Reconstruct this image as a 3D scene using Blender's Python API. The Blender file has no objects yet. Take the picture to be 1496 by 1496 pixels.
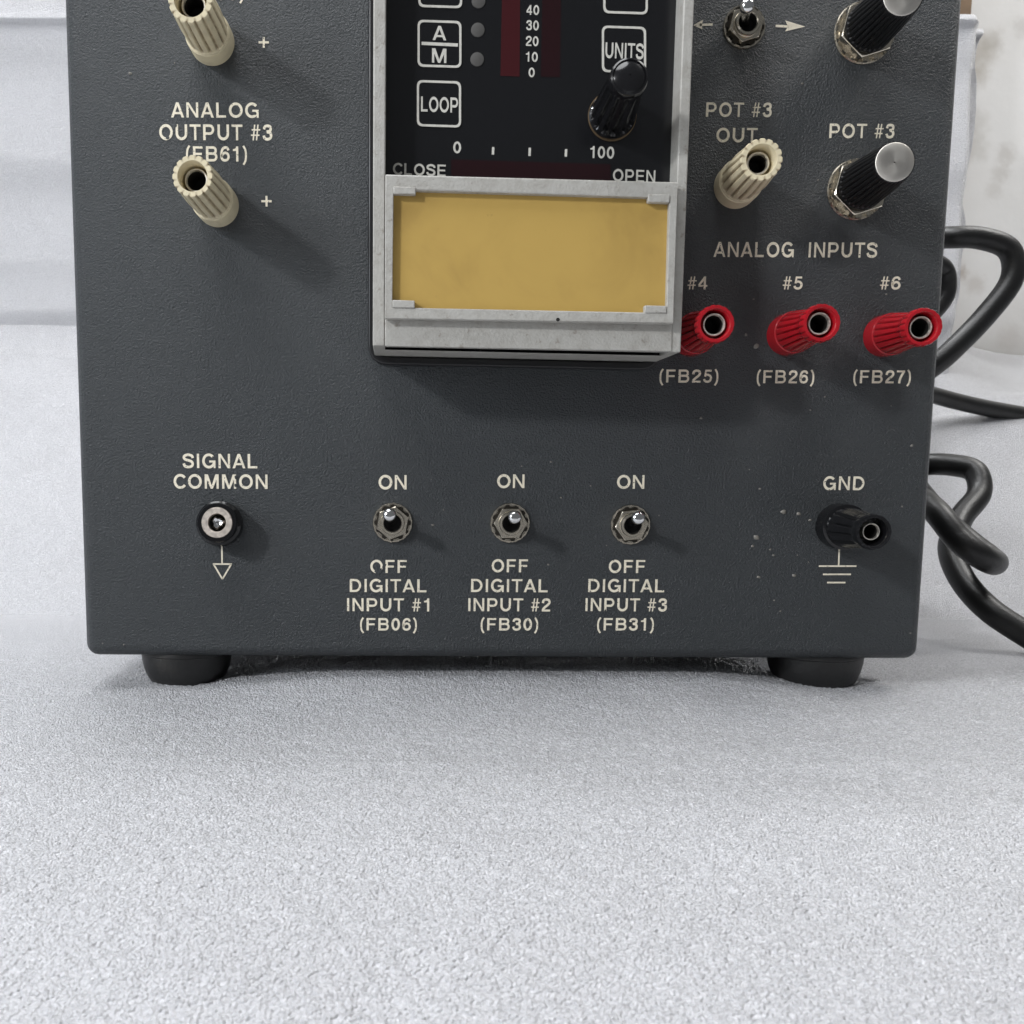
import bpy, bmesh, math, random
import numpy as np
from mathutils import Vector, Matrix
random.seed(7)
C = bpy.context.scene.collection
R = math.radians

# ------------------------------------------------------------------ camera
D = 0.35                       # camera to the front panel, metres
F = 1440.0                     # focal length in pixels of a 1496 px frame
CX, CY, PITCH, ROLL = 575.0, 853.0, math.atan(173/1440), 0.0045
CAM = Vector((0.0, -D, 0.0823))
_r, _u = Vector((1, 0, 0)), Vector((0, math.sin(PITCH), math.cos(PITCH)))
FW = Vector((0, math.cos(PITCH), -math.sin(PITCH)))
RT = _r*math.cos(ROLL) + _u*math.sin(ROLL)
UP = _u*math.cos(ROLL) - _r*math.sin(ROLL)
cd = bpy.data.cameras.new('camera'); cam = bpy.data.objects.new('camera', cd); C.objects.link(cam)
cam.matrix_world = Matrix.Translation(CAM) @ Matrix((RT, UP, -FW)).transposed().to_4x4()
cd.sensor_width = 36; cd.lens = 36*F/1496
cd.shift_x = (748-CX)/1496; cd.shift_y = (CY-748)/1496
cd.clip_start = 0.01; cd.clip_end = 50
cd.dof.use_dof = True; cd.dof.focus_distance = 0.345; cd.dof.aperture_fstop = 45
bpy.context.scene.camera = cam

# ------------------------------------------------------------------ light
sc = bpy.context.scene
sc.view_settings.view_transform = 'Standard'; sc.view_settings.look = 'None'
sc.view_settings.exposure = 0; sc.view_settings.gamma = 1
sc.cycles.use_denoising = True
sc.cycles.max_bounces = 8
w = bpy.data.worlds.new('World'); sc.world = w; w.use_nodes = True
w.node_tree.nodes['Background'].inputs[0].default_value = (0.93, 0.96, 1.0, 1)
w.node_tree.nodes['Background'].inputs[1].default_value = 0.15
def area(name, loc, target, size, power, col):
    l = bpy.data.lights.new(name, 'AREA'); l.shape = 'DISK'; l.size = size; l.energy = power; l.color = col
    o = bpy.data.objects.new(name, l); C.objects.link(o); o.location = loc
    o.rotation_euler = (Vector(target)-Vector(loc)).to_track_quat('-Z', 'Y').to_euler()
    return o
kd = Vector((1.15, 1.0, -0.70)).normalized()
area('key_lamp', Vector((0.05, 0, .12)) - kd*1.9, (0.05, 0, .12), 0.16, 18, (0.98, 0.985, 1.0))
area('window_lamp', (-0.85, -0.50, 0.42), (-0.02, 0, 0.10), 0.5, 4.2, (0.86, 0.93, 1.0))
area('ceiling_lamp', (-0.35, -0.35, 1.75), (0.05, 0.05, 0), 1.2, 25, (0.965, 0.98, 1.0))
area('rear_glint_lamp', (-0.15, 0.40, 1.55), (0.05, -0.05, 0), .40, 11, (0.98, 0.99, 1.0))  # added small and bright so the foam bumps glint
area('right_fill_lamp', (1.0, 0.15, 1.5), (0.6, 0.45, 0.1), .7, 16, (1.0, 0.985, 0.96))  # added fill that brightens the wall and foam on the right

# ------------------------------------------------------------------ helpers
def P(u, v, h=0.0):
    """the point of the picture (u, v) on the upright plane h metres in front of the panel (Y = -h)"""
    d = RT*((u-CX)/F) + UP*((CY-v)/F) + FW
    return CAM + d*((D-h)/d.y)
def link(name, me, mat=None, parent=None, smooth=None):
    o = bpy.data.objects.new(name, me); C.objects.link(o)
    if mat is not None:
        for m_ in (mat if isinstance(mat, (list, tuple)) else [mat]): me.materials.append(m_)
    if parent: o.parent = parent
    if smooth is not None:
        me.shade_smooth(); me.set_sharp_from_angle(angle=R(smooth))
    return o
def mesh(name, verts, faces):
    me = bpy.data.meshes.new(name); me.from_pydata([tuple(v) for v in verts], [], faces); me.update()
    bm = bmesh.new(); bm.from_mesh(me); bmesh.ops.recalc_face_normals(bm, faces=bm.faces); bm.to_mesh(me); bm.free()
    return me
def bevel(o, wd, seg=2):
    m = o.modifiers.new('bevel', 'BEVEL'); m.width = wd; m.segments = seg; m.limit_method = 'ANGLE'; m.angle_limit = R(40)
    return o
def prism(name, pts, y0, y1, mat, parent, bv=0.0):
    """a polygon given in world X, Z, standing from y0 (front) to y1 (back)"""
    n = len(pts)
    vs = [(x, y0, z) for x, z in pts] + [(x, y1, z) for x, z in pts]
    fs = [tuple(range(n)), tuple(range(2*n-1, n-1, -1))] + [(i, (i+1) % n, n+(i+1) % n, n+i) for i in range(n)]
    o = link(name, mesh(name, vs, fs), mat, parent)
    if bv: bevel(o, bv); o.data.shade_smooth(); o.data.set_sharp_from_angle(angle=R(30))
    return o
def pp(px, h): return [(P(u, v, h).x, P(u, v, h).z) for u, v in px]
def ring_prism(name, outer, inner, y0, y1, mat, parent, bv=0.0):
    n = len(outer); vs = []
    for pts, y in ((outer, y0), (inner, y0), (outer, y1), (inner, y1)): vs += [(x, y, z) for x, z in pts]
    fs = []
    for i in range(n):
        j = (i+1) % n
        fs += [(i, j, n+j, n+i), (2*n+i, 2*n+j, 3*n+j, 3*n+i), (i, j, 2*n+j, 2*n+i), (n+i, n+j, 3*n+j, 3*n+i)]
    o = link(name, mesh(name, vs, fs), mat, parent)
    if bv: bevel(o, bv); o.data.shade_smooth(); o.data.set_sharp_from_angle(angle=R(30))
    return o
def round_poly(cs, r, seg=6):
    out = []; n = len(cs)
    for i in range(n):
        p, a, b = Vector(cs[i]), Vector(cs[i-1]), Vector(cs[(i+1) % n])
        da, db = (a-p).normalized(), (b-p).normalized()
        s, e = p+da*r, p+db*r
        for k in range(seg+1):
            t = k/seg; out.append(tuple(s*(1-t)**2 + p*2*t*(1-t) + e*t*t))
    return out
def axis_matrix(base, tip):
    z = (tip-base).normalized(); x = Vector((1, 0, 0)); x = (x - z*x.dot(z)).normalized(); y = z.cross(x)
    return Matrix.Translation(base) @ Matrix((x, y, z)).transposed().to_4x4()
def lathe(name, prof, M, mat, parent, n=48, mod=None, smooth=35, cap=True, attr=None, hexa=False):
    """prof: (radius, height) pairs turned about the local axis of matrix M; mod(theta, i) scales the radius"""
    vs, fs = [], []
    for i, (r, z) in enumerate(prof):
        for k in range(n):
            t = 2*math.pi*k/n; rr = r*(mod(t, i) if mod else 1)
            vs.append(M @ Vector((rr*math.cos(t), rr*math.sin(t), z)))
    for i in range(len(prof)-1):
        for k in range(n):
            a, b = i*n+k, i*n+(k+1) % n
            fs.append((a, b, b+n, a+n))
    if cap:
        fs.append(tuple(range(n-1, -1, -1))); fs.append(tuple(range((len(prof)-1)*n, len(prof)*n)))
    o = link(name, mesh(name, vs, fs), mat, parent, smooth)
    return o
def px2m(r, h): return r*(D-h)/F*1.0

# ------------------------------------------------------------------ materials
def mat(name, col, rough=0.5, metal=0.0, **kw):
    m = bpy.data.materials.new(name); m.use_nodes = True
    b = m.node_tree.nodes['Principled BSDF']
    b.inputs['Base Color'].default_value = (*col, 1); b.inputs['Roughness'].default_value = rough; b.inputs['Metallic'].default_value = metal
    for k, v in kw.items(): b.inputs[k.replace('_', ' ')].default_value = v
    return m
class N:
    """small node graph writer"""
    def __init__(s, m): s.t = m.node_tree; s.b = s.t.nodes['Principled BSDF']; s.co = s.t.nodes.new('ShaderNodeTexCoord').outputs['Object']
    def l(s, a, b): s.t.links.new(a, b)
    def noise(s, scale, det=3, rough=.5, vec=None, dist=0):
        n = s.t.nodes.new('ShaderNodeTexNoise'); n.inputs['Scale'].default_value = scale; n.inputs['Detail'].default_value = det
        n.inputs['Roughness'].default_value = rough; n.inputs['Distortion'].default_value = dist; s.l(vec or s.co, n.inputs['Vector']); return n.outputs['Fac']
    def voro(s, scale, vec=None, feat='F1'):
        n = s.t.nodes.new('ShaderNodeTexVoronoi'); n.feature = feat; n.inputs['Scale'].default_value = scale; s.l(vec or s.co, n.inputs['Vector']); return n.outputs['Distance']
    def ramp(s, x, a, b, va=0.0, vb=1.0):
        n = s.t.nodes.new('ShaderNodeMapRange'); n.interpolation_type = 'SMOOTHSTEP'
        for k, v in zip(('From Min', 'From Max', 'To Min', 'To Max'), (a, b, va, vb)): n.inputs[k].default_value = v
        s.l(x, n.inputs['Value']); return n.outputs[0]
    def math(s, op, a, b=None):
        n = s.t.nodes.new('ShaderNodeMath'); n.operation = op
        for i, q in enumerate((a, b)):
            if q is None: continue
            if isinstance(q, (int, float)): n.inputs[i].default_value = q
            else: s.l(q, n.inputs[i])
        return n.outputs[0]
    def mix(s, fac, a, b):
        n = s.t.nodes.new('ShaderNodeMix'); n.data_type = 'RGBA'; s.l(fac, n.inputs['Factor'])
        for i, q in ((6, a), (7, b)):
            if isinstance(q, tuple): n.inputs[i].default_value = (*q, 1)
            else: s.l(q, n.inputs[i])
        return n.outputs[2]
    def bump(s, h, dist, strength=1.0, prev=None):
        n = s.t.nodes.new('ShaderNodeBump'); n.inputs['Distance'].default_value = dist; n.inputs['Strength'].default_value = strength
        s.l(h, n.inputs['Height'])
        if prev: s.l(prev, n.inputs['Normal'])
        s.l(n.outputs[0], s.b.inputs['Normal']); return n.outputs[0]
    def color(s, c): s.l(c, s.b.inputs['Base Color'])
    def spot(s, p, r):
        """1 inside radius r of the point p, uneven edge"""
        n = s.t.nodes.new('ShaderNodeVectorMath'); n.operation = 'DISTANCE'; s.l(s.co, n.inputs[0]); n.inputs[1].default_value = tuple(p)
        return s.ramp(s.math('ADD', n.outputs['Value'], s.math('MULTIPLY', s.noise(1.6/r, 3), r*1.2)), r*.8, r*2.0, 1, 0)

PANEL = (0.030, 0.0345, 0.0375)
def panel_mat():
    m = mat('textured grey paint', PANEL, .42); n = N(m)
    g = n.noise(1450, 3, .55, dist=.5); f = n.noise(3200, 2, .5)
    n.bump(n.math('ADD', g, n.math('MULTIPLY', f, .35)), .0009, .9)
    c = n.noise(9, 4, .6); n.color(n.mix(n.ramp(c, .35, .7), tuple(x*.93 for x in PANEL), tuple(x*1.06 for x in PANEL)))
    n.l(n.ramp(n.noise(14, 4, .6), .3, .75, .29, .40), n.b.inputs['Roughness'])
    return m
def print_mat(name='cream print', col=(.80, .735, .59), back=PANEL, worn=.635):
    m = mat(name, col, .6); n = N(m)
    k = n.ramp(n.noise(1700, 3, .6), worn, worn+.02); c2 = n.ramp(n.noise(500, 2), .4, .7)
    n.color(n.mix(k, n.mix(c2, col, tuple(x*.86 for x in col)), back)); return m
M_panel = panel_mat()
M_print = print_mat()
M_white = print_mat('white print', (.60, .585, .53), (.01, .01, .011), .70)
def plastic_grey():
    m = mat('aged light grey plastic', (.42, .41, .38), .5); n = N(m)
    a = n.ramp(n.noise(240, 6, .75), .40, .70); b = n.ramp(n.noise(360, 5, .68), .58, .70)
    c = n.mix(a, (.425, .415, .385), (.35, .335, .305)); n.color(n.mix(n.math('MULTIPLY', b, .55), c, (.17, .14, .105)))
    n.bump(n.noise(1300, 4), .0003, .6); return m
M_grey = plastic_grey()
def yellow():
    m = mat('yellowed plastic plate', (.42, .29, .085), .38); n = N(m)
    a = n.ramp(n.noise(28, 4, .6, dist=.8), .4, .75); b = n.ramp(n.noise(170, 4, .7), .66, .78)
    c = n.mix(a, (.49, .325, .090), (.40, .258, .072)); n.color(n.mix(n.math('MULTIPLY', b, .5), c, (.19, .12, .04)))
    n.bump(n.noise(90, 2), .0003, .4); return m
M_yellow = yellow()
M_face = mat('black glass-smooth overlay', (.0075, .0078, .009), .22)
M_black = mat('black plastic', (.008, .008, .009), .14)
M_blackmatt = mat('black knob plastic', (.006, .006, .0065), .38)
M_gasket = mat('black rubber gasket', (.010, .010, .011), .3)
M_hole = mat('bore shade', (.006, .005, .004), .7)  # near-black puts the shade inside holes and slots into the colour
M_red_win = mat('dark red window', (.045, .006, .008), .25)
M_red_dim = mat('very dark red window', (.016, .0035, .005), .22)
M_led = mat('unlit lamp grey', (.085, .082, .078), .4)
def metal(name, col, rough, dirt=.0):
    m = mat(name, col, rough, 1.0); n = N(m)
    if dirt:
        k = n.ramp(n.noise(650, 4, .6), .5, .72)
        n.color(n.mix(n.math('MULTIPLY', k, dirt), col, (.10, .075, .05)))
        n.l(n.ramp(n.noise(900, 3), .35, .7, rough, rough+.25), n.b.inputs['Roughness'])
        n.bump(n.noise(1500, 3), .0002, .4)
    return m
M_clean = metal('nickel plate', (.60, .55, .46), .24)
M_dark = mat('gap shade steel', (.03, .026, .02), .4, .6)  # colour darkened to stand for the shaded gap between washer and nut
M_nickel = metal('dull nickel', (.50, .455, .375), .22, .75)
M_chrome = metal('bright chrome', (.74, .74, .74), .12)
M_tube = metal('plated socket', (.88, .84, .76), .42, .1)
M_alu = metal('turned aluminium', (.50, .48, .45), .34)
M_alu.node_tree.nodes['Principled BSDF'].inputs['Anisotropic'].default_value = .85
def grooved_mat(name, col, groove_col, rough, amount):  # groove_col is mixed in along the grooves
    m = mat(name, col, rough); n = N(m)
    a = n.t.nodes.new('ShaderNodeAttribute'); a.attribute_name = 'groove'
    k = n.math('MULTIPLY', a.outputs['Fac'], n.ramp(n.noise(300, 3), .25, .6, .45, 1.0))
    n.color(n.mix(n.math('MULTIPLY', k, amount), n.mix(n.ramp(n.noise(220, 3), .4, .7), col, tuple(x*.9 for x in col)), groove_col))
    n.bump(n.noise(1300, 2), .00012, .5); return m
M_cream = grooved_mat('aged cream plastic', (.70, .62, .43), (.16, .10, .045), .42, .85)  # brown grime in the grooves
M_red = grooved_mat('red plastic', (.37, .009, .016), (.08, .003, .004), .26, .75)  # grooves a darker red
M_post = grooved_mat('black post plastic', (.006, .006, .007), (.003, .003, .003), .14, .5)  # grooves a deeper black
def rubber():
    m = mat('black rubber', (.010, .010, .010), .42); n = N(m)
    k = n.ramp(n.noise(90, 5, .65), .5, .8); n.color(n.mix(k, (.007, .007, .007), (.020, .018, .015)))
    n.bump(n.noise(700, 3), .0003, .4); return m
M_rubber = rubber()

# ------------------------------------------------------------------ setting: wall, table, post
def wall_mat():
    m = mat('painted plaster', (.70, .695, .68), .75); n = N(m)
    c = n.mix(n.ramp(n.noise(5, 4, .6), .4, .7), (.74, .735, .72), (.67, .655, .63))
    for (u, v, r, col, amt) in ((1432, 78, .016, (.33, .29, .23), .9), (1450, 60, .012, (.34, .31, .26), .7), (1425, 110, .012, (.34, .30, .24), .8),
                                (1470, 225, .010, (.40, .37, .33), .6), (1462, 252, .010, (.40, .37, .33), .6), (1452, 278, .009, (.42, .39, .35), .5),
                                (1420, 215, .016, (.42, .40, .36), .7), (1425, 180, .014, (.44, .42, .38), .6), (1404, 398, .007, (.26, .19, .13), .8), (1424, 415, .010, (.45, .40, .36), .6),
                                (1494, 40, .010, (.42, .40, .38), .6), (1475, 500, .016, (.46, .41, .38), .5)):
        c = n.mix(n.math('MULTIPLY', n.spot(P(u, v, -.62), r), amt*.6), c, col)
    n.color(c); n.bump(n.noise(60, 4), .001, .4); return m
def box(name, x0, x1, y0, y1, z0, z1, m, parent=None, bv=0.0):
    return prism(name, [(x0, z0), (x1, z0), (x1, z1), (x0, z1)], y0, y1, m, parent, bv)
wall = box('wall', -1.5, 1.9, .62, .72, -.75, 1.6, wall_mat()); wall['kind'] = 'structure'
tb = box('table', -1.2, 1.6, -.55, .60, -.06, -.012, mat('table board', (.35, .30, .24), .5), bv=.003); tb['kind'] = 'structure'
def wood_mat():
    m = mat('brown cardboard', (.26, .17, .10), .7); n = N(m); n.color(n.mix(n.ramp(n.noise(40, 4), .4, .7), (.27, .18, .11), (.19, .125, .075))); return m
a = P(1402, 20, -.55)
post = box('wooden_post', a.x-.012, a.x+.0075, .545, .575, -.06, 1.1, wood_mat(), bv=.001)
post['label'] = 'narrow brown wooden upright standing between the foam strip and the stained wall'; post['category'] = 'post'

# ------------------------------------------------------------------ foam sheet
rng = np.random.default_rng(5)
def hash2(ix, iy, s):
    h = (ix.astype(np.int64)*374761393 + iy.astype(np.int64)*668265263 + s*1442695041) & 0x7fffffff
    h = ((h ^ (h >> 13))*1274126177) & 0x7fffffff
    return ((h ^ (h >> 16)) & 0xffff)/65535.0
def vnoise(x, y, s):
    ix, iy = np.floor(x), np.floor(y); fx, fy = x-ix, y-iy
    fx, fy = fx*fx*(3-2*fx), fy*fy*(3-2*fy)
    a, b, c, d = hash2(ix, iy, s), hash2(ix+1, iy, s), hash2(ix, iy+1, s), hash2(ix+1, iy+1, s)
    return (a*(1-fx)+b*fx)*(1-fy) + (c*(1-fx)+d*fx)*fy - .5
def fbm(x, y, s, o=4):
    t = 0; a = 1.0
    for k in range(o): t = t + a*vnoise(x*2**k + 17*k, y*2**k, s+k); a *= .5
    return t
def cells(x, y, s):
    """distance to the nearest of a jittered grid of points, 0..1"""
    ix, iy = np.floor(x), np.floor(y); best = np.full(x.shape, 9.0)
    for dx in (-1, 0, 1):
        for dy in (-1, 0, 1):
            px = ix+dx + hash2(ix+dx, iy+dy, s); py = iy+dy + hash2(ix+dx, iy+dy, s+9)
            best = np.minimum(best, (px-x)**2 + (py-y)**2)
    return np.sqrt(best)
def sstep(a, b, x):
    t = np.clip((x-a)/(b-a), 0, 1); return t*t*(3-2*t)
def steps(lst):
    out = [lst[0][0]]
    for a, b, st in lst:
        n = max(1, int(round((b-a)/st))); out += [a+(b-a)*(k+1)/n for k in range(n)]
    return np.array(out)
XRIDGE = P(1396, 500, -.47).x          # right end of the hanging part
def slope_z(X, Y):
    up = .42*np.clip(Y-.185, 0, None) + .24*np.clip(Y-.22, 0, None) - .25*np.clip(Y-.37, 0, None)
    z = up*(1.06 + .24*(1-sstep(.15, .30, X)))
    z -= sstep(XRIDGE-.02, XRIDGE+.14, X)*sstep(.25, .47, Y)*.034
    return z
def ground(X, Y):
    z = slope_z(X, Y)
    z += .0048*fbm(X*5+3, Y*16, 3, 2)*(1-sstep(-.10, -.02, Y)) + .005*fbm(X*6, Y*10+4, 8, 2)*sstep(.16, .28, Y)
    z += .0068*np.exp(-((Y-.045)/.06)**4)*np.exp(-((X-.047)/.102)**8)             # swells between the feet
    z += .0022*np.exp(-((Y-.02+.25*(X-.2))/.022)**2)*sstep(.16, .22, X)
    z += .0030*np.exp(-((Y-.36+.1*X)/.014)**2)*sstep(.0, -.1, X) + .0030*np.exp(-((Y-.30-.15*X)/.012)**2)*sstep(.15, .3, X)
    z += .0045*np.exp(-((Y-.415-.2*(X-.5))/.012)**2)*sstep(.40, .5, X)
    for fu, sg in ((-.075, 1), (.170, 1)): z += .0016*np.exp(-(((X-fu)/.020)**4 + ((Y-.02)/.020)**4))
    return z
def foam_mat():
    m = mat('white packing foam', (.82, .82, .85), .32); n = N(m)
    b = n.b; b.inputs['Specular IOR Level'].default_value = .8
    b.inputs['Coat Weight'].default_value = 1.0; b.inputs['Coat IOR'].default_value = 1.75; b.inputs['Coat Roughness'].default_value = .15
    b.inputs['Subsurface Weight'].default_value = .0; b.inputs['Subsurface Radius'].default_value = (.002, .002, .002); b.inputs['Subsurface Scale'].default_value = 1.0
    v = n.voro(1500, feat='F1'); g = n.noise(2100, 3, .6, dist=.4)
    h = n.math('ADD', n.math('MULTIPLY', v, -1.1), n.math('MULTIPLY', g, .9))
    n.bump(h, .0013, 1.0)
    cb = n.t.nodes.new('ShaderNodeBump'); cb.inputs['Distance'].default_value = .0022; n.l(n.noise(1500, 4, .7), cb.inputs['Height']); n.l(cb.outputs[0], b.inputs['Coat Normal'])
    n.color(n.mix(n.ramp(n.noise(30, 4, .6), .35, .75), (.755, .757, .79), (.72, .72, .75)))
    n.l(n.ramp(n.noise(1300, 2), .4, .65, .22, .5), n.b.inputs['Roughness'])
    return m
def grid_mesh(name, X, Y, Z):
    r, c = X.shape
    me = bpy.data.meshes.new(name); me.vertices.add(r*c)
    me.vertices.foreach_set('co', np.stack([X, Y, Z], -1).astype(np.float32).ravel())
    i = (np.arange(r-1)[:, None]*c + np.arange(c-1)[None, :]).ravel()
    q = np.stack([i, i+1, i+1+c, i+c], -1).astype(np.int32)
    me.loops.add(q.size); me.loops.foreach_set('vertex_index', q.ravel())
    me.polygons.add(len(q)); me.polygons.foreach_set('loop_start', np.arange(0, q.size, 4, dtype=np.int32))
    me.polygons.foreach_set('use_smooth', np.ones(len(q), dtype=bool))
    me.update(calc_edges=True); me.validate(); return me
def build_foam():
    xs = steps([(-1.1, -.55, .02), (-.55, -.16, .0022), (-.16, -.07, .0008), (-.07, .10, .00040), (.10, .24, .0008), (.24, .62, .002), (.62, 1.5, .02)])
    ys = steps([(-.52, -.23, .01), (-.23, -.08, .00040), (-.08, .02, .0009), (.02, .30, .0018), (.30, .48, .0018), (.48, .60, .01)])
    X, Y = np.meshgrid(xs, ys)
    Z = ground(X, Y)
    fade = sstep(-.6, -.3, X)*sstep(1.0, .5, X)
    bead = 1 - np.clip(cells(X*800 + .8*vnoise(X*400, Y*400, 2), Y*800 + .8*vnoise(X*400, Y*400, 4), 21), 0, 1)
    Z += fade*(1-sstep(.02, .14, Y))*(.00075*(bead-.5) + .00045*fbm(X*420, Y*420, 31, 2) + .0004*fbm(X*70, Y*110, 41, 2))
    me1 = grid_mesh('foam_sheet', X, Y, Z)
    # the part hanging against the wall behind
    xs2 = steps([(-1.1, -.5, .02), (-.5, .10, .003), (.10, .42, .01), (.42, XRIDGE, .003)]); zs = steps([(0.10, .55, .0022), (.55, .9, .01)])
    X2, Z2 = np.meshgrid(xs2, zs)
    Yb = np.full(X2.shape, .452)
    def zb(v): return P(50, v, -.45).z
    for v, a, s in ((30, .0035, .0035), (60, .004, .03), (225, .006, .045), (370, .005, .045), (455, .004, .02)):
        z0 = zb(v) + .004*fbm(X2*6, Z2*0+v, 55, 2)
        Yb -= a*np.exp(-((Z2-z0)/np.where(Z2 > z0, s, s*.5))**2)
    Yb += .0028*fbm(X2*4, Z2*9, 61, 2) + .0001*fbm(X2*200, Z2*200, 65, 2) - .012*sstep(.14, .1, Z2)
    Ztop = P(1400, 22, -.45).z
    Z2 = np.where(X2 < .40, Z2, np.minimum(Z2, Ztop))
    wob = .006*fbm(Z2*22, Z2*0+3, 71, 3) + .010*sstep(.30, .42, Z2) - .008*np.exp(-((Z2-P(1400, 60, -.45).z)/.02)**2)
    X2 = X2 + sstep(XRIDGE-.06, XRIDGE, X2)*wob
    Yb = Yb + sstep(XRIDGE-.02, XRIDGE, X2)**2*.025
    me2 = grid_mesh('hang', X2, Yb, Z2)
    bm = bmesh.new(); bm.from_mesh(me1); bm.from_mesh(me2); bm.to_mesh(me1); bm.free()
    o = link('foam_sheet', me1, foam_mat()); me1.shade_smooth()
    o['label'] = 'white pebbly packing foam sheet spread under the grey box and hanging behind it'; o['category'] = 'foam sheet'
    return o
build_foam()

# ------------------------------------------------------------------ the instrument
unit = bpy.data.objects.new('test_instrument', None); C.objects.link(unit)
unit.location = (0, 0, 0)
unit['label'] = 'dark grey metal instrument box with knobs, coloured binding posts, toggle switches and printed captions'; unit['category'] = 'instrument'
BV = .0045
xl = (P(97, 0, -BV).x + P(127.5, 930, -BV).x)/2; xr = (P(1402, 0, -BV).x + P(1337, 930, -BV).x)/2
zb0 = P(740, 961, -BV*.3).z
def shell():
    bm = bmesh.new(); bmesh.ops.create_cube(bm, size=1)
    for v in bm.verts: v.co = Vector(((xl+xr)/2 + v.co.x*(xr-xl), .0825 + v.co.y*.165, (zb0+.335)/2 + v.co.z*(.335-zb0)))
    bmesh.ops.bevel(bm, geom=list(bm.edges), offset=BV, segments=5, profile=.5, affect='EDGES')
    me = bpy.data.meshes.new('case_shell'); bm.to_mesh(me); bm.free()
    o = link('case_shell', me, M_panel, unit, 40); return o
shell()
def foot(u0, u1, vb):
    c = P((u0+u1)/2, 962, -.020); r = (P(u1, 962, -.020).x - P(u0, 962, -.020).x)/2
    zt, zb = zb0+.0008, -.0006
    Mx = Matrix.Translation((c.x, .020, 0))
    k = (zt-zb)
    prof = [(r*.98, zt), (r, zt-k*.07), (r*.995, zt-k*.14), (r*.975, zt-k*.16), (r*.965, zt-k*.32), (r*.925, zt-k*.54), (r*.86, zt-k*.74), (r*.80, zt-k*.86), (r*.72, zt-k*.95), (r*.60, zb)]
    lathe('rubber_foot', prof, Mx, M_rubber, unit, 56, smooth=30)
foot(207, 340, 997); foot(1122, 1257, 1000)
for x in (xl+.035, xr-.035):
    lathe('rubber_foot', [(.016, zb0+.0008), (.016, zb0-.003), (.012, .0)], Matrix.Translation((x, .14, 0)), M_rubber, unit, 32)

def ribbon(pts, wd):
    """a strip of constant width along a line of points, mitred at the bends"""
    n = len(pts); L, Rr = [], []
    for i in range(n):
        a, b = Vector(pts[max(i-1, 0)]), Vector(pts[min(i+1, n-1)]); p = Vector(pts[i])
        d1 = (p-a).normalized() if i > 0 else (b-p).normalized(); d2 = (b-p).normalized() if i < n-1 else d1
        n1, n2 = Vector((-d1.y, d1.x)), Vector((-d2.y, d2.x)); m = (n1+n2).normalized(); s = wd/2/max(.5, m.dot(n1))
        L.append(tuple(p+m*s)); Rr.append(tuple(p-m*s))
    return L, Rr
def arc(cx, cy, rx, ry, a0, a1, n=14): return [(cx+rx*math.cos(R(a0+(a1-a0)*k/n)), cy+ry*math.sin(R(a0+(a1-a0)*k/n))) for k in range(n+1)]
def smooth2(p, sub=5):
    q = [Vector(x) for x in p]; out = []; n = len(q)
    for i in range(n-1):
        a, b, c, d = q[max(i-1, 0)], q[i], q[i+1], q[min(i+2, n-1)]
        for k in range(sub):
            t = k/sub; out.append(tuple(.5*((2*b)+(c-a)*t+(2*a-5*b+4*c-d)*t*t+(3*b-a-3*c+d)*t**3)))
    out.append(tuple(q[-1])); return out
W_ = .182; h_ = W_/2
def rect(x0, y0, x1, y1): return ('p', [(x0, y0), (x1, y0), (x1, y1), (x0, y1)])
def poly(*p): return ('p', list(p))
def line(p, wd=W_): return ('r', p, wd)
def bowl(x, y0, y1, rx, x0=0.05): return line([(x0, y1)] + arc(x, (y0+y1)/2, rx, (y1-y0)/2, 90, -90) + [(x0, y0)], .168)
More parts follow.
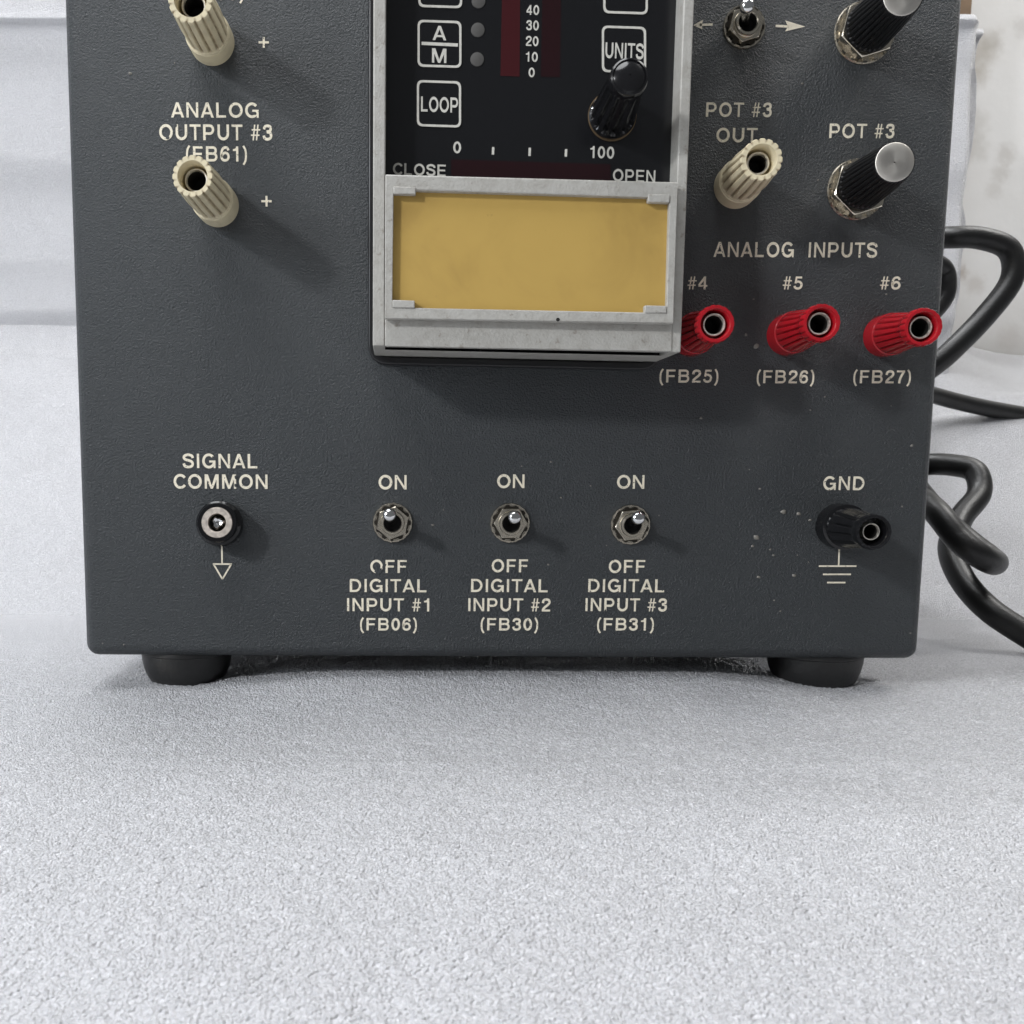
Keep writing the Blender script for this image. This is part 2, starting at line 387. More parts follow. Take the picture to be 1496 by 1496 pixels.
# letter: (side bearing, width, strokes), cap height 1
GL = {
 'A': (.01, .93, [poly((0, 0), (.18, 0), (.555, 1), (.375, 1)), poly((.93, 0), (.75, 0), (.375, 1), (.555, 1)), rect(.2, .215, .73, .36)]),
 'B': (.08, .84, [rect(0, 0, W_, 1), bowl(.53, .525, .922, .19), bowl(.53, .078, .525, .2275)]),
 'C': (.05, .84, [line(arc(.475, .5, .39, .43, 36, 324, 30))]),
 'D': (.08, .85, [rect(0, 0, W_, 1), bowl(.38, .078, .922, .3875)]),
 'E': (.08, .75, [rect(0, 0, W_, 1), rect(.1, .85, .75, 1), rect(.1, .43, .70, .575), rect(.1, 0, .75, .15)]),
 'F': (.08, .71, [rect(0, 0, W_, 1), rect(.1, .85, .71, 1), rect(.1, .42, .65, .57)]),
 'G': (.05, .96, [line(arc(.475, .5, .39, .43, 40, 352, 32)), rect(.50, .395, .95, .535), rect(.815, 0, .95, .5)]),
 'I': (.09, .17, [rect(0, 0, .17, 1)]),
 'L': (.08, .69, [rect(0, 0, W_, 1), rect(.1, 0, .69, .155)]),
 'M': (.08, 1.0, [rect(0, 0, .16, 1), rect(.84, 0, 1.0, 1), poly((.0, 1), (.235, 1), (.575, 0), (.425, 0)), poly((1.0, 1), (.765, 1), (.425, 0), (.575, 0))]),
 'N': (.08, .84, [rect(0, 0, .16, 1), rect(.68, 0, .84, 1), poly((0, 1), (.175, 1), (.84, 0), (.665, 0))]),
 'O': (.05, .98, [line(arc(.49, .5, .49-h_, .515-h_, 0, 360, 40))]),
 'P': (.08, .80, [rect(0, 0, W_, 1), bowl(.48, .42, .922, .24)]),
 'S': (.05, .81, [line(smooth2([(.735, .695), (.67, .85), (.41, .925), (.15, .85), (.10, .72), (.20, .60), (.42, .535), (.64, .45), (.725, .30), (.65, .14), (.41, .075), (.16, .14), (.08, .32)]))]),
 'T': (.02, .79, [rect(0, .85, .79, 1), rect(.315, 0, .475, .9)]),
 'U': (.08, .84, [line([(h_, 1), (h_, .42)] + arc(.42, .405, .42-h_, .405-h_+.01, 180, 360) + [(.84-h_, .42), (.84-h_, 1)])]),
 '0': (.05, .69, [line(arc(.345, .5, .345-h_, .5-h_+.01, 0, 360, 32))]),
 '1': (.05, .60, [rect(.29, 0, .455, 1), poly((.06, .70), (.30, .70), (.30, 1.0), (.27, .9), (.19, .84), (.06, .82))]),
 '2': (.05, .68, [line(smooth2([(.085, .64), (.14, .84), (.34, .925), (.54, .87), (.60, .70), (.50, .53), (.29, .36), (.13, .20), (.09, .07)])), rect(.01, 0, .67, .15)]),
 '3': (.05, .69, [line(smooth2([(.09, .70), (.15, .86), (.34, .925), (.53, .87), (.575, .73), (.50, .59), (.28, .545)])), line(smooth2([(.30, .535), (.52, .49), (.60, .32), (.53, .14), (.33, .075), (.14, .14), (.075, .31)]))]),
 '4': (.04, .70, [rect(.41, 0, .57, 1), rect(.01, .21, .69, .35), poly((.01, .35), (.16, .35), (.57, .87), (.57, 1), (.42, 1), (.01, .40))]),
 '5': (.05, .69, [rect(.15, .85, .63, 1), poly((.15, 1), (.29, 1), (.23, .50), (.07, .46)), line(smooth2([(.13, .50), (.24, .59), (.40, .60), (.56, .50), (.605, .33), (.52, .14), (.33, .075), (.14, .14), (.08, .28)]), .17)]),
 '6': (.05, .69, [line(smooth2([(.60, .735), (.52, .89), (.34, .925), (.16, .80), (.085, .50), (.10, .25), (.19, .11), (.35, .075), (.53, .14), (.605, .32), (.53, .51), (.36, .575), (.19, .49), (.10, .33)]), .17)]),
 '7': (.05, .66, [rect(.02, .85, .66, 1), line(smooth2([(.57, .90), (.38, .55), (.28, .27), (.25, 0)]))]),
 '#': (.05, .68, [line([(.16, 0), (.28, 1)], .10), line([(.40, 0), (.52, 1)], .10), rect(.0, .28, .62, .375), rect(.06, .62, .68, .715)]),
 '(': (.05, .30, [line(smooth2([(.26, 1.04), (.11, .78), (.065, .41), (.11, .05), (.26, -.21)]), .145)]),
 ')': (.05, .30, [line(smooth2([(.04, 1.04), (.19, .78), (.235, .41), (.19, .05), (.04, -.21)]), .145)]),
 '+': (.05, .60, [rect(0, .36, .60, .48), rect(.24, .12, .36, .72)]),
}

# captions: the letter shapes
def text_mesh(name, body, x0, x1, zt, zb, y, m, parent, slope=0.0, track=0.0):
    vs, fs, pen, lay = [], [], 0.0, 0
    for ch in body:
        if ch == ' ': pen += .38 + track; continue
        sb, wd, st = GL[ch]; pen += sb
        for k, s_ in enumerate(st):
            b = len(vs); dy = k*.000004
            if s_[0] == 'p':
                vs += [(pen+px_, py_, dy) for px_, py_ in s_[1]]; fs.append(tuple(range(b, b+len(s_[1]))))
            else:
                A, B = ribbon(s_[1], s_[2]); n = len(A)
                closed = (Vector(s_[1][0])-Vector(s_[1][-1])).length < 1e-6
                if closed:
                    for q in (A, B):
                        c = ((q[0][0]+q[-1][0])/2, (q[0][1]+q[-1][1])/2); q[0] = q[-1] = c
                for i in range(n): vs += [(pen+A[i][0], A[i][1], dy), (pen+B[i][0], B[i][1], dy)]
                for i in range(n-1): fs.append((b+2*i, b+2*i+1, b+2*i+3, b+2*i+2))
        pen += wd + sb + track
    lo, hi = min(p[0] for p in vs), max(p[0] for p in vs)
    out = []
    for px_, py_, dy in vs:
        X = x0 + (px_-lo)/(hi-lo)*(x1-x0)
        out.append((X, y-dy, zb + py_*(zt-zb) - slope*(X-(x0+x1)/2)))
    me = bpy.data.meshes.new(name); me.from_pydata(out, [], fs); me.update()
    return link(name, me, m, parent)
def caption(body, u0, u1, vt, vb, h=.0, m=None, parent=None, slope=0.0, track=.05):
    a, b = P(u0, vb, h), P(u1, vb, h); t = P((u0+u1)/2, vt, h); bb = P((u0+u1)/2, vb, h)
    return text_mesh('caption', body, a.x, b.x, t.z, bb.z, -h-.00012, m or M_print, parent or unit, slope, track)
for c_ in (('ANALOG', 250, 378, 150, 172), ('OUTPUT #3', 233, 398, 182, 205), ('(FB61)', 272, 361, 214, 236), ('+', 378, 393, 47, 73), ('+', 382, 397, 279, 305),
           ('(FB60)', 268, 356, -22, 0),
           ('SIGNAL', 267, 376, 663, 684), ('COMMON', 254, 391, 693, 714), ('GND', 1202, 1262, 696, 716),
           ('ON', 553, 594, 694, 715), ('ON', 726, 766, 693, 713), ('ON', 901, 941, 694, 714),
           ('OFF', 541, 594, 818, 837), ('OFF', 718, 771, 817, 836), ('OFF', 889, 942, 818, 837),
           ('DIGITAL', 511, 623, 846, 865), ('DIGITAL', 688, 800, 846, 865), ('DIGITAL', 859, 970, 846, 865),
           ('INPUT #1', 507, 627, 874, 893), ('INPUT #2', 684, 804, 874, 893), ('INPUT #3', 855, 974, 874, 893),
           ('(FB06)', 526, 609, 903, 921), ('(FB30)', 702, 786, 903, 921), ('(FB31)', 872, 955, 903, 921),
           ('POT #3', 1031, 1127, 150, 171), ('OUT', 1046, 1106, 187, 208), ('POT #3', 1211, 1306, 181, 202),
           ('ANALOG  INPUTS', 1042, 1281, 354, 376), ('#4', 1004, 1033, 404, 423), ('#5', 1143, 1172, 404, 423), ('#6', 1285, 1315, 404, 423),
           ('(FB25)', 963, 1049, 540, 559), ('(FB26)', 1105, 1189, 541, 560), ('(FB27)', 1246, 1330, 541, 560)):
    caption(*c_, track=.08 if len(c_[0]) > 2 else .04)
def flat(name, px, h, m, parent=None, up=.00012):
    pts = pp(px, h); me = bpy.data.meshes.new(name)
    me.from_pydata([(x, -h-up, z) for x, z in pts], [], [tuple(range(len(pts)))[::-1]]); me.update()
    return link(name, me, m, parent or unit)
def strokes(name, segs, wd, h, m, parent=None, up=.00012):
    """line work: each segment a thin strip, wd pixels wide"""
    vs, fs = [], []
    for (a, b) in segs:
        A, B = P(*a, h), P(*b, h); d = Vector((B.x-A.x, B.z-A.z)).normalized(); n = Vector((-d.y, d.x))*px2m(wd/2, h)
        k = len(vs)
        for q, s in ((A, 1), (B, 1), (B, -1), (A, -1)): vs.append((q.x+s*n.x, -h-up, q.z+s*n.y))
        fs.append((k, k+1, k+2, k+3))
    me = bpy.data.meshes.new(name); me.from_pydata(vs, [], fs); me.update(); return link(name, me, m, parent or unit)
strokes('signal_common_symbol', [((324, 780), (324.5, 823)), ((311, 824), (339, 824)), ((338, 824), (325, 846)), ((325, 846), (312, 824))], 2.4, 0, M_print)
strokes('ground_symbol', [((1226, 795), (1225, 826)), ((1196, 827), (1251, 827)), ((1202, 839), (1243, 839)), ((1208, 851), (1235, 851))], 2.4, 0, M_print)
def arrow(pts, line):
    o = flat('arrow_mark', pts, 0, M_print); strokes('arrow_line', [line], 3, 0, M_print, o)
arrow([(1013, 37), (1027, 29), (1025, 37), (1026, 43)], ((1022, 36.5), (1041, 36)))
arrow([(1176, 39), (1147, 30), (1151, 39), (1147, 46)], ((1133, 38), (1152, 39)))
# missing flakes of print: scraps of panel paint over the O of OUTPUT, the O of OFF and the M of COMMON
def flake(u, v, w_, h_, a=0, m=None):
    pts = []
    for k in range(7):
        t = 2*math.pi*k/7; r = random.uniform(.7, 1.1); x, y = w_*r*math.cos(t), h_*r*math.sin(t)
        pts.append((u+x*math.cos(a)-y*math.sin(a), v+x*math.sin(a)+y*math.cos(a)))
    return flat('paint_flake', pts, 0, m or M_panel, None, .0002)
flake(245, 201, 4, 3.5, .7); flake(256, 184, 3, 3, .3); flake(553, 834, 6, 5, .2); flake(561, 827, 3, 5, .5); flake(345, 697, 2.5, 3.5, .2); flake(344, 709, 2, 3, 0)
flake(372, 166, 3, 2.5, .2); flake(884, 893, 1.5, 4, .2)
# blobs and chips on the panel, raised
M_blob = mat('raised paint blob', (.17, .16, .14), .35)
def blobs():
    vs, fs = [], []
    for (u, v, r) in ((1145, 748, 5), (1167, 751, 4), (1183, 760, 3), (1105, 785, 6), (1100, 798, 3), (1125, 803, 2.5), (1130, 811, 2.5), (1165, 811, 1.5), (1160, 841, 4.5),
                      (1108, 843, 4), (1181, 821, 1.5), (1131, 877, 2.2), (1140, 893, 2.2), (1110, 714, 2.5), (1095, 686, 1.5), (762, 681, 2), (805, 675, 2), (820, 727, 2), (863, 710, 1.8),
                      (1105, 506, 5), (1090, 489, 3), (1101, 437, 2), (1024, 611, 3), (1184, 599, 2), (1205, 580, 2), (1302, 593, 1.5), (1295, 430, 2), (801, 825, 2.2), (963, 753, 1.6), (886, 797, 1.6),
                      (648, 745, 1.6), (632, 767, 2.5), (630, 700, 1.2), (1172, 122, 2.5), (1195, 263, 2), (1332, 651, 3), (1318, 740, 2), (1330, 925, 2), (150, 940, 2), (181, 942, 2), (255, 92, 1.5), (190, 107, 3)):
        c = P(u, v); r = px2m(r, 0); n = 8; k = len(vs); j = [random.uniform(.7, 1.25) for _ in range(n)]
        for ring, (s, hh) in enumerate(((1, -.0001), (.65, .30), (.0, .42))):
            if s == 0: vs.append((c.x, -r*hh, c.z)); continue
            for i in range(n): t = 2*math.pi*i/n; vs.append((c.x+r*s*j[i]*math.cos(t), -r*hh if hh > 0 else .0002, c.z+r*s*j[i]*.75*math.sin(t)))
        for i in range(n):
            q = (i+1) % n; fs += [(k+i, k+q, k+n+q, k+n+i), (k+n+i, k+n+q, k+2*n)]
    o = link('paint_blobs', mesh('paint_blobs', vs, fs), M_blob, unit, 60); o['kind'] = 'stuff'
blobs()

# ---- controller module, 30 mm proud of the panel
HB, HF, HD = .0300, .0214, .0335
HX = lambda u, v, h: P(u, v, h).x
xl_o, xr_o = P(545, 260, HB).x, (P(1016, 0, HB).x + P(993, 514, HB).x)/2
xl_i, xr_i = P(563, 260, HB).x, (P(1001, 0, HB).x + P(978, 514, HB).x)/2
SL = .031
zbl = P(547, 519, 0).z
SLB = .0170
def zrow(x, z0): return z0 - SLB*(x-xl_o)            # the module sits turned a little in its cutout
ztop = .268
zlow = P(545, 505, HB).z
housing = prism('controller_housing', [(xl_o+.001, zrow(xl_o, zbl)+.0002), (xr_o-.001, zrow(xr_o, zbl)+.0002), (xr_o-.001, ztop), (xl_o+.001, ztop)], -.0165, .0005, M_black, unit)
# bezel: two long side bars, a bottom sill set back from the front, a top bar
def bar(name, x0, x1, z0, z1, hf, hb, m=None, par=None, bv=.0004):
    return prism(name, [(x0, zrow(x0, z0)), (x1, zrow(x1, z0)), (x1, zrow(x1, z1)), (x0, zrow(x0, z1))], -hf, -hb, m or M_grey, par or housing, bv)
bar('bezel_bar', xl_o, xl_i, zlow, ztop, HB, .0)
bar('bezel_bar', xr_i, xr_o, zlow, ztop, HB, .0)
bar('bezel_bar', xl_i+.00002, xr_i-.00002, ztop-.006, ztop, HB, .0)
bar('bezel_sill', xl_o+.0003, xr_o-.0003, zbl, zlow-.00002, .0182, .0002)
strokes_z = P(660, 517, .012)
# shallow slot on the underside of the sill, its shade drawn as dark strips
sx0, sx1 = P(620, 515, .018).x, P(703, 516, .018).x
bar('sill_slot', sx0, sx1, zbl-.00025, zbl+.0005, .0158, .0152, M_hole, housing, 0)
bar('sill_slot', sx1-.0005, sx1, zbl-.00025, zbl+.0005, .0176, .0159, M_hole, housing, 0)
# gasket round the cutout
def gasket():
    xr_g = P(962, 530, 0).x; xl_g = P(538, 400, 0).x; zg = P(560, 533, 0).z
    f = lambda d: round_poly([(xl_g+d, zrow(xl_g, zg)+d), (xr_g-d, zrow(xr_g, zg)+d), (xr_g-d, ztop+.004-d), (xl_g+d, ztop+.004-d)], .007-d*.6)
    ring_prism('gasket', f(0), f(.0026), -.0022, .0005, M_gasket, unit, .0006)
    g2 = [(a_, b_) for a_, b_ in f(.0024)]
    prism('gasket_bed', g2, -.0004, .0006, M_hole, unit)
gasket()
face = prism('face_overlay', [(xl_i-.0003, zrow(xl_i, P(600, 300, HF).z)), (xr_i+.0003, zrow(xr_i, P(600, 300, HF).z)), (xr_i+.0003, ztop-.004), (xl_i-.0003, ztop-.004)], -HF, -.0166, M_face, housing)
def key_button(u0, u1, v0, v1, lines, rule=None):
    cs = pp([(u0, v1), (u1, v1+SL*(u1-u0)), (u1, v0+SL*(u1-u0)), (u0, v0)], HF)
    o_ = round_poly(cs, .0019); c = (sum(p[0] for p in cs)/4, sum(p[1] for p in cs)/4); s = .00068
    i_ = round_poly([(x+math.copysign(s, c[0]-x), z+math.copysign(s, c[1]-z)) for x, z in cs], .00145)
    pad = prism('key_button', o_, -HF-.00025, -HF+.0002, M_face, housing)
    ring_prism('key_outline', o_, i_, -HF-.00042, -HF-.0002, M_white, pad)
    for (t, a0, a1, b0, b1) in lines: caption(t, a0, a1, b0, b1, HF+.00025, M_white, pad, SL, .02)
    if rule: strokes('key_rule', [rule], 4.2, HF+.00025, M_white, pad)
key_button(611, 675, -57, 11, [])
key_button(610, 674, 29.5, 98, [('A', 632, 652, 38, 59), ('M', 631, 652, 71, 92)], ((616, 63.5), (669, 66)))
key_button(609, 673.5, 117.5, 185, [('LOOP', 615, 669, 142, 164)])
key_button(881, 946, -48, 20, [])
key_button(879, 943.5, 38, 106, [('UNITS', 884, 940, 63, 86)])
for (u, v) in ((699, 2), (698, 44), (697, 87)):
    c = P(u, v, HF); lathe('indicator_lamp', [(px2m(9.6, HF), -.0002), (px2m(9.2, HF), .0003), (px2m(5, HF), .0005), (px2m(.5, HF), .00055)], axis_matrix(c, c+Vector((0, -1, 0))), M_led, housing, 28)
flat('bar_window', [(734, -40), (760, -39), (759, 112), (731, 111)], HF, M_red_win, housing, .0001)
flat('bar_window', [(793, -40), (820, -39), (818, 113), (790, 112)], HF, M_red_dim, housing, .0001)
flat('bar_window', [(659, 233), (892, 240), (892, 270), (659, 263)], HF, M_red_dim, housing, .0001)
for (t, a0, a1, b0, b1) in (('50', 769, 788, -15, -1), ('40', 769, 787.5, 7.5, 22), ('30', 768.5, 787, 30, 44.5), ('20', 768, 786.5, 53, 67.5), ('10', 768, 785.5, 76, 90.5), ('0', 772, 781, 99, 113)):
    caption(t, a0, a1, b0, b1, HF, M_white, housing, SL, .04)
for (t, a0, a1, b0, b1) in (('0', 662, 673.5, 207, 224), ('100', 862, 897, 214, 231.5), ('CLOSE', 574, 651, 239.5, 256.5), ('OPEN', 895, 957, 248, 266)):
    caption(t, a0, a1, b0, b1, HF, M_white, housing, SL, .05)
strokes('tick_mark', [((720.5, 215), (720, 226)), ((774, 216), (773.5, 228)), ((827, 218), (826.5, 229))], 3.4, HF, M_white, housing)

# door with the yellow plate
def rectpx(u0, v0, u1, v1, u2, v2, u3, v3): return [(u0, v0), (u1, v1), (u2, v2), (u3, v3)]
outer = pp([(562, 465), (984, 473), (990.5, 266), (563, 254.5)], HD)
inner = pp([(573, 449), (974, 457), (978.5, 289), (575, 277)], HD)
door = ring_prism('door_frame', outer, inner, -HD, -.0305, M_grey, housing, .00035)
plate_px = [(570, 452), (977, 461), (981, 286), (572, 274)]
pl = prism('yellow_plate', pp(plate_px, .0312), -.0312, -.0300, M_yellow, door, .0002)
for q in ([(573.3, 438), (606, 439), (606, 450), (573.2, 449.2)], [(942, 446), (974.2, 446.7), (974, 457.5), (942, 457)],
          [(574.5, 272), (607.5, 273), (607.5, 284), (574.7, 283)], [(947, 283), (979, 284), (978.5, 296), (947, 295)]):
    prism('corner_clip', pp(q, HD+.0004), -HD-.0004, -.0314, M_grey, door, .0003)
prism('door_apron', pp([(562.5, 505.5), (982, 514), (982.5, 462), (562.5, 455)], .0303), -.0303, -.0275, M_grey, door, .0003)
prism('door_back', pp([(566, 500), (978, 508), (984, 280), (566, 268)], .0274), -.0274, -.0216, M_black, door)
lathe('pin_hole', [(.0006, 0), (.0006, .0001)], axis_matrix(P(815, 467, HD), P(815, 467, HD)+Vector((0, -1, 0))), M_hole, door, 10)

# ---- binding posts
def groove(nf, depth, width=.35):
    def f(t):
        x = abs(((t*nf/(2*math.pi)) % 1) - .5)*2          # 1 at the ridge edges, 0 mid groove
        return 1 - depth*(1 - min(1, x/width)**2 if x < width else 0)
    return f
def add_groove_attr(o, values):
    a = o.data.attributes.new('groove', 'FLOAT', 'POINT'); a.data.foreach_set('value', values)
def fluted(name, prof, M, m, parent, nf, depths, n=None, width=.35, smooth=28):
    n = n or nf*8; base = groove(nf, 1.0, width)
    o = lathe(name, prof, M, m, parent, n, mod=lambda t, i: 1 - depths[i]*(1-base(t)), smooth=smooth, cap=False)
    vals = []
    for i in range(len(prof)):
        for k in range(n): vals.append((1-base(2*math.pi*k/n)) if depths[i] > .03 else 0.0)
    add_groove_attr(o, vals); return o
def binding_post(b, t, h, rb, rt, m, nf, tube_r, hole_r, style='straight', label=None):
    B, T = P(b[0], b[1]), P(t[0], t[1], h); L = (T-B).length; M = axis_matrix(B, T)
    rb = px2m(rb, .002); rt = px2m(rt, h); tr = px2m(tube_r, h-.004); hr = px2m(hole_r, h-.004)
    cz = L*.26
    col = lathe('binding_post', [(rb*1.0, -.0015), (rb, .0), (rb, cz*.85), (rb*.985, cz*.97), (rb*.93, cz), (rb*.5, cz)], M, m, unit, 56)
    add_groove_attr(col, [0.0]*len(col.data.vertices))
    if label: col['label'] = label
    if style == 'straight':
        r1 = rb*.955
        prof = [(r1*.8, cz+.0001), (r1, cz+.0002), (r1*1.0, cz+.0008), (r1*.965, cz+.0012), (rb*.86+rt*.09, L*.6), (rt*.99, L*.93), (rt*1.0, L*.955), (rt, L*.985), (rt*.96, L), (rt*.74, L), (rt*.71, L*.985), (rt*.69, L*.80), (rt*.67, L*.66), (tr*.98, L*.66)]
        dep = [0, 0, 0, .09, .10, .085, .075, .075, .06, 0, 0, 0, 0, 0]
    elif style == 'red':
        prof = [(rb*.7, cz+.0001), (rb*.95, cz+.0003), (rb*.97, cz+.001), (rb*.90, L*.45), (rt*.93, L*.70), (rt*.90, L*.82), (rt*.98, L*.86), (rt*1.01, L*.90), (rt*1.0, L*.975), (rt*.95, L), (rt*.80, L), (rt*.76, L*.98), (rt*.72, L*.84), (rt*.68, L*.74), (tr*.98, L*.74)]
        dep = [0, 0, .05, .10, .12, .09, .05, .035, .035, .02, 0, 0, 0, 0, 0]
    else:
        prof = [(rb*.7, cz+.0001), (rb*.88, cz+.0003), (rb*.89, cz+.001), (rb*.83, L*.5), (rt*.98, L*.78), (rt*.95, L*.84), (rt*1.0, L*.88), (rt*1.0, L*.975), (rt*.95, L), (rt*.78, L), (rt*.74, L*.98), (rt*.70, L*.84), (rt*.66, L*.76), (tr*.98, L*.76)]
        dep = [0, 0, .03, .12, .12, .07, .03, .03, .015, 0, 0, 0, 0, 0]
    fluted('thumb_nut', prof, M, m, col, nf, dep)
    z0, z1 = L*.55, L*(.865 if style == 'straight' else .935)
    lathe('socket', [(tr, z0), (tr, z1-.0003), (tr*.96, z1), (hr*1.06, z1), (hr, z1-.0004), (hr*.99, L*.58)], M, M_tube, col, 40, cap=False)
    lathe('socket_bore', [(hr*.985, z1-.0012), (hr*.97, L*.60), (.0003, L*.60)], M, M_hole, col, 32, cap=False)
    return col
cl = 'cream ribbed binding post'
binding_post((318, 300), (281, 257), .033, 30, 29, M_cream, 16, 16.5, 13.5, label='cream ribbed post below the ANALOG OUTPUT #3 caption')
binding_post((310, 62), (278, -1), .033, 31, 31, M_cream, 16, 17, 14, label='cream ribbed post cut by the top of the picture')
binding_post((1075, 272), (1113, 233), .030, 31, 29, M_cream, 16, 16, 12.5, label='cream ribbed post below the POT #3 OUT caption')
for b, t, s in (((1010, 490), (1046, 473), '#4'), ((1150, 489), (1201, 471.5), '#5'), ((1291, 491), (1349.5, 477.6), '#6')):
    binding_post(b, t, .030, 29.5, 27, M_red, 18, 16, 13, 'red', label='red ribbed post under the %s caption' % s)
binding_post((1224, 768), (1276.6, 777.5), .030, 33, 26.5, M_post, 12, 12.5, 10.5, 'black', label='black ribbed ground post under the GND caption')
def common_post():
    B, T = P(322.5, 765.5), P(317, 763.5, .0095); L = (T-B).length; M = axis_matrix(B, T); rb = px2m(33, 0); r = px2m(29, .009)
    col = lathe('binding_post', [(rb, -.001), (rb, L*.45), (rb*.97, L*.55), (r, L*.62), (r, L*.93), (r*.96, L), (r*.80, L), (r*.79, L*.9), (px2m(22, .009), L*.9)], M, M_post, unit, 56, cap=False)
    add_groove_attr(col, [0.0]*len(col.data.vertices)); col['label'] = 'short black post with a silver ring under SIGNAL COMMON'
    q = px2m(22.5, .009); i = px2m(13, .009)
    lathe('socket_ring', [(q, L*.88), (q, L*1.0), (q*.97, L*1.02), (i*1.04, L*1.02), (i, L*1.0), (i, L*.5)], M, metal('satin nickel ring', (.62, .56, .50), .42, .1), col, 48, cap=False)
    lathe('socket_bore', [(i*1.02, L*.52), (.0002, L*.5)], M, M_hole, col, 32, cap=False)
    sc_ = lathe('screw_end', [(i*.74, L*.5), (i*.72, L*.78), (i*.5, L*.90), (i*.2, L*.86), (.0002, L*.92)], M, M_chrome, col, 20, mod=lambda t, k: 1+.16*math.sin(3*t+1)+.1*math.sin(7*t), cap=False)
common_post()

# ---- toggle switches
def hexprof(r, z0, z1): return [(r*.5, z0), (r, z0), (r, z1-.0002), (r*.95, z1), (r*.5, z1)]
def hexmod(t, i=None):
    a = (t % (math.pi/3)) - math.pi/6; return math.cos(math.pi/6)/math.cos(a)
def toggle(c, tip, h, rot=0.0, label=None):
    B = P(*c); M = axis_matrix(B, B+Vector((0, -1, 0))) @ Matrix.Rotation(rot, 4, 'Z'); q = lambda r: px2m(r, 0)
    wsh = lathe('toggle_switch', [(q(17), -.0001), (q(29), -.0001), (q(29.3), .0004), (q(28.4), .0009), (q(25.8), .0009), (q(25.4), .0004), (q(17), .0004)], M, M_clean, unit, 64, cap=False, mod=lambda t, i: 1+(.012*math.sin(18*t) if i in (1, 2, 3) else 0))
    if label: wsh['label'] = label
    lathe('lock_washer', [(q(14), .0008), (q(25.5), .0010), (q(25), .0015), (q(14), .0016)], M, M_dark, wsh, 96, mod=lambda t, i: 1+(.055*(1 if math.sin(12*t) > 0 else -1) if i in (1, 2) else 0), smooth=20, cap=False)
    lathe('hex_nut', hexprof(q(24.5), .0015, .0031), M, M_clean, wsh, 48, mod=lambda t, i: hexmod(t) if i in (1, 2) else (min(1.0, hexmod(t)*1.02) if i == 3 else 1), smooth=25, cap=False)
    lathe('threaded_collar', [(q(17.5), .0029), (q(17.5), .0031), (q(16.7), .0032), (q(17.5), .0035), (q(16.7), .0038), (q(17.3), .0041), (q(16.5), .0045), (q(13.3), .0045), (q(12.3), .0041)], M, M_clean, wsh, 48, cap=False)
    lathe('collar_bore', [(q(12.2), .0041), (q(12), .0010), (.0002, .0008)], M, M_hole, wsh, 24, cap=False)  # black lining added so the hole looks shaded
    T = P(tip[0], tip[1], h); p0 = B+Vector((0, -.0012, 0)); L = (T-p0).length+.0016; ML = axis_matrix(p0, T)
    lathe('lever', [(.0005, 0), (.00155, .0002), (.00135, L*.3), (.0014, L*.5), (.0018, L*.72), (.00215, L*.86), (.00225, L*.92), (.0019, L*.965), (.0011, L*.99), (.0001, L)], ML, M_chrome, wsh, 32, smooth=60)
toggle((573.5, 763.5), (569, 752), .0150, .35, 'toggle switch above DIGITAL INPUT #1')
toggle((744.8, 764), (752, 755.5), .0150, .0, 'toggle switch above DIGITAL INPUT #2')
toggle((920.5, 766.5), (932.5, 756.5), .0150, .12, 'toggle switch above DIGITAL INPUT #3')
toggle((1086.5, 40), (1091, 9), .0150, .3, 'toggle switch between two printed arrows')

# ---- pot knobs
def pot(c, t, h, label):
    B = P(*c); T = P(t[0], t[1], h); L = (T-B).length; M = axis_matrix(B, B+Vector((0, -1, 0))); MK = axis_matrix(B, T)
    q = lambda r, hh=0: px2m(r, hh)
    w1 = lathe('pot_washer', [(q(20), -.0001), (q(41), -.0001), (q(41.5), .0004), (q(40), .0009), (q(20), .0009)], M, M_nickel, unit, 96, cap=False)
    w1['label'] = label
    lathe('lock_washer', [(q(20), .0009), (q(38.5), .0010), (q(38), .0020), (q(20), .0021)], M, M_clean, w1, 120, mod=lambda t, i: 1+(.05*(1 if math.sin(15*t) > 0 else -1) if i in (1, 2) else 0), smooth=20, cap=False)
    lathe('hex_nut', hexprof(q(40), .0020, .0046), M @ Matrix.Rotation(.3, 4, 'Z'), M_clean, w1, 48, mod=lambda t, i: hexmod(t) if i in (1, 2) else (min(1.0, hexmod(t)*1.03) if i == 3 else 1), smooth=25, cap=False)
    rt = q(29.5, h); r0 = q(33.5)
    prof = [(r0*.5, .0050), (r0*.94, .0050), (r0, .0055), (r0*.985, .0064), (r0*.97, .0068), (r0*.93, L*.5), (rt*1.01, L*.9), (rt, L*.965), (rt*.96, L), (rt*.90, L+.0001), (rt*.88, L-.0004), (.0003, L-.0004)]
    dep = [0, 0, 0, 0, .06, .07, .06, .05, .02, 0, 0, 0]
    k = fluted('knob', prof, MK, M_blackmatt, w1, 30, dep, n=180, width=.45)
    cp = lathe('knob_cap', [(q(26.6, h)*1.02, L-.0004), (q(26.6, h), L+.0001), (q(26.6, h)*.97, L+.00025), (q(26.6, h)*.5, L+.0001), (.0002, L-.00005)], Matrix(), M_cap, w1, 64, cap=False, smooth=60)
    cp.matrix_local = MK
def cap_mat():
    m = metal('turned aluminium cap', (.66, .63, .58), .44); n = N(m)
    m.node_tree.nodes['Principled BSDF'].inputs['Anisotropic'].default_value = .55
    tg = n.t.nodes.new('ShaderNodeTangent'); tg.direction_type = 'RADIAL'; tg.axis = 'Z'; n.l(tg.outputs[0], n.b.inputs['Tangent'])
    return m
M_cap = cap_mat()
pot((1251, 277), (1307, 237), .029, 'black fluted knob with silver cap below the POT #3 caption')
pot((1262, 48), (1319, -7), .029, 'black fluted knob with silver cap cut by the top of the picture')
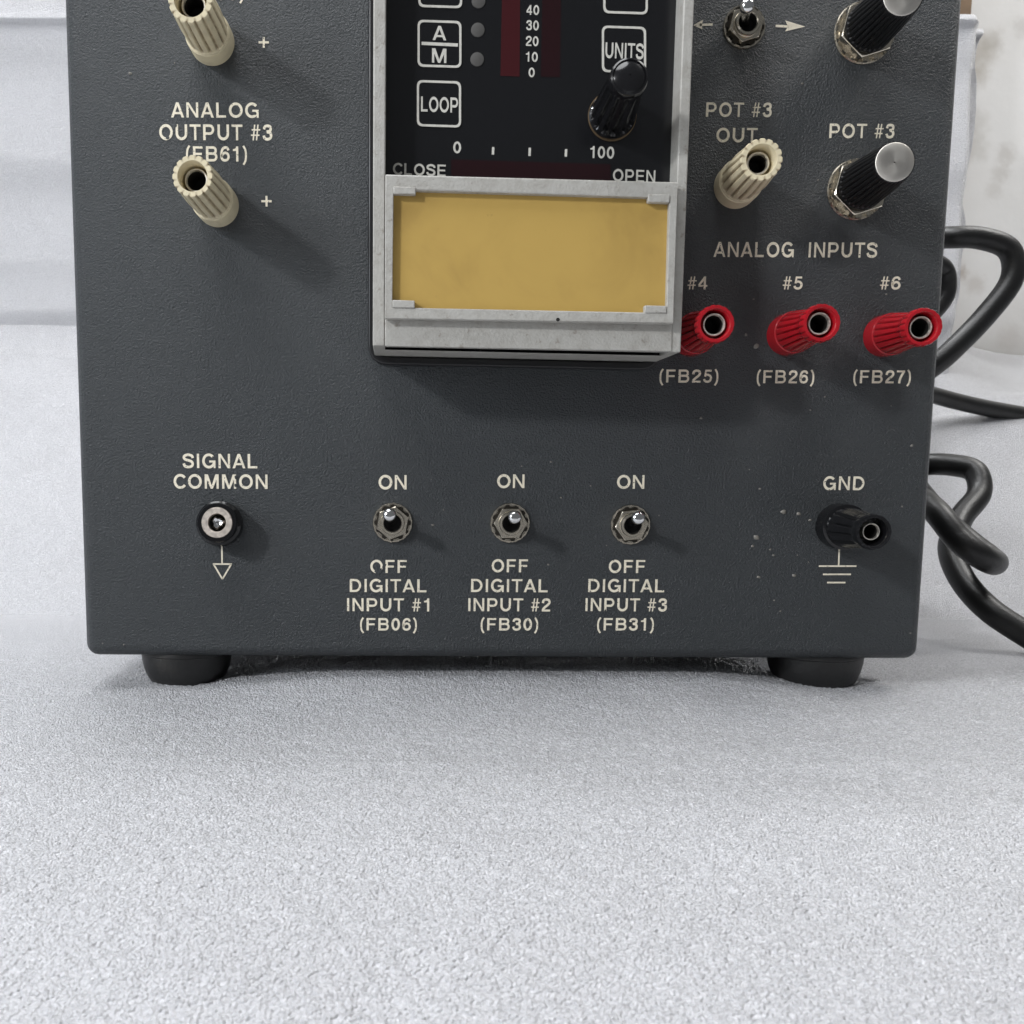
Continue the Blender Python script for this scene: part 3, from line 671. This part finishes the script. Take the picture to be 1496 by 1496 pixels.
def small_knob():
    B, T = P(894, 170, HF), P(920, 111, .047); L = (T-B).length; M = axis_matrix(B, T); r0 = px2m(32, HF+.003); rt = px2m(27, .046)
    prof = [(r0*.6, -.001), (r0*1.02, .0002), (r0*1.03, .0009), (r0*.98, .0016), (r0*.95, .0020), (r0*.88, L*.4), (rt*.97, L*.80), (rt*1.0, L*.86), (rt*1.0, L*.95), (rt*.95, L*.99), (rt*.86, L), (rt*.83, L*.985), (rt*.80, L*.988), (rt*.6, L*1.015), (rt*.3, L*1.03), (.0002, L*1.034)]
    dep = [0, 0, 0, 0, .12, .14, .13, .02, 0, 0, 0, 0, 0, 0, 0, 0]
    k = fluted('small_knob', prof, M, M_black, unit, 14, dep, n=112, width=.5)
    k['label'] = 'small black ribbed knob with dished end over the UNITS key'
    lathe('knob_collar', [(r0*1.05, -.0001), (r0*1.06, .0004), (r0*.9, .0006)], axis_matrix(B, B+Vector((0, -1, 0))), metal('brassy collar', (.28, .2, .12), .4), k, 48)
small_knob()

# ------------------------------------------------------------------ power cord
def tube_path(pts, sub=14):
    out = []; n = len(pts)
    for i in range(n-1):
        p0, p1, p2, p3 = pts[max(i-1, 0)], pts[i], pts[i+1], pts[min(i+2, n-1)]
        for k in range(sub):
            t = k/sub; out.append(.5*((2*p1) + (p2-p0)*t + (2*p0-5*p1+4*p2-p3)*t*t + (3*p1-p0-3*p2+p3)*t**3))
    out.append(pts[-1]); return out
def tube(name, pts, r, m, parent=None, n=24):
    pts = tube_path(pts); vs, fs = [], []; x = None
    for i, p in enumerate(pts):
        d = (pts[min(i+1, len(pts)-1)]-pts[max(i-1, 0)]).normalized()
        x = Vector((0, 0, 1)) if x is None else x
        x = (x-d*x.dot(d)); x = x.normalized() if x.length > 1e-6 else Vector((0, 1, 0)); y = d.cross(x)
        for k in range(n): t = 2*math.pi*k/n; vs.append(p+(x*math.cos(t)+y*math.sin(t))*r)
    for i in range(len(pts)-1):
        for k in range(n): a, b = i*n+k, i*n+(k+1) % n; fs.append((a, b, b+n, a+n))
    fs.append(tuple(range(n))); fs.append(tuple(range(len(vs)-n, len(vs))))
    return link(name, mesh(name, vs, fs), m, parent, 60)
cr = .0057
Q = lambda u, v, y: P(u, v, -y)
cord_pts = [Q(1640, 985, .070), Q(1560, 960, .075), Q(1490, 921, .085), Q(1440, 886, .095), Q(1405, 845, .110), Q(1389, 800, .125), Q(1404, 757, .140), Q(1430, 722, .150), Q(1425, 690, .158), Q(1395, 680, .165), Q(1350, 679, .175),
            Q(1300, 690, .200), Q(1290, 720, .200), Q(1330, 722, .140), Q(1365, 745, .105), Q(1400, 787, .092), Q(1432, 812, .088), Q(1452, 822, .096), Q(1446, 815, .112), Q(1416, 792, .120), Q(1374, 755, .135), Q(1330, 700, .185),
            Q(1290, 640, .195), Q(1330, 565, .190), Q(1385, 517, .185), Q(1440, 461, .185), Q(1478, 408, .185), Q(1474, 365, .187), Q(1432, 348, .190), Q(1385, 347, .195), Q(1345, 350, .215),
            Q(1350, 375, .26), Q(1377, 392, .27), Q(1383, 415, .27), Q(1376, 440, .27), Q(1345, 475, .27), Q(1310, 520, .28), Q(1330, 565, .33), Q(1370, 579, .35), Q(1430, 594, .36), Q(1496, 606, .37), Q(1570, 618, .38), Q(1700, 640, .40)]
cord = tube('power_cord', cord_pts, cr, M_rubber)
cord['label'] = 'thick black rubber power cord looped on the white foam right of the grey box'; cord['category'] = 'cord'
print('case x', xl, xr, 'bottom', zb0, P(127, 930, -BV).x, P(97, 0, -BV).x, P(1402, 0, -BV).x, P(1337, 930, -BV).x)
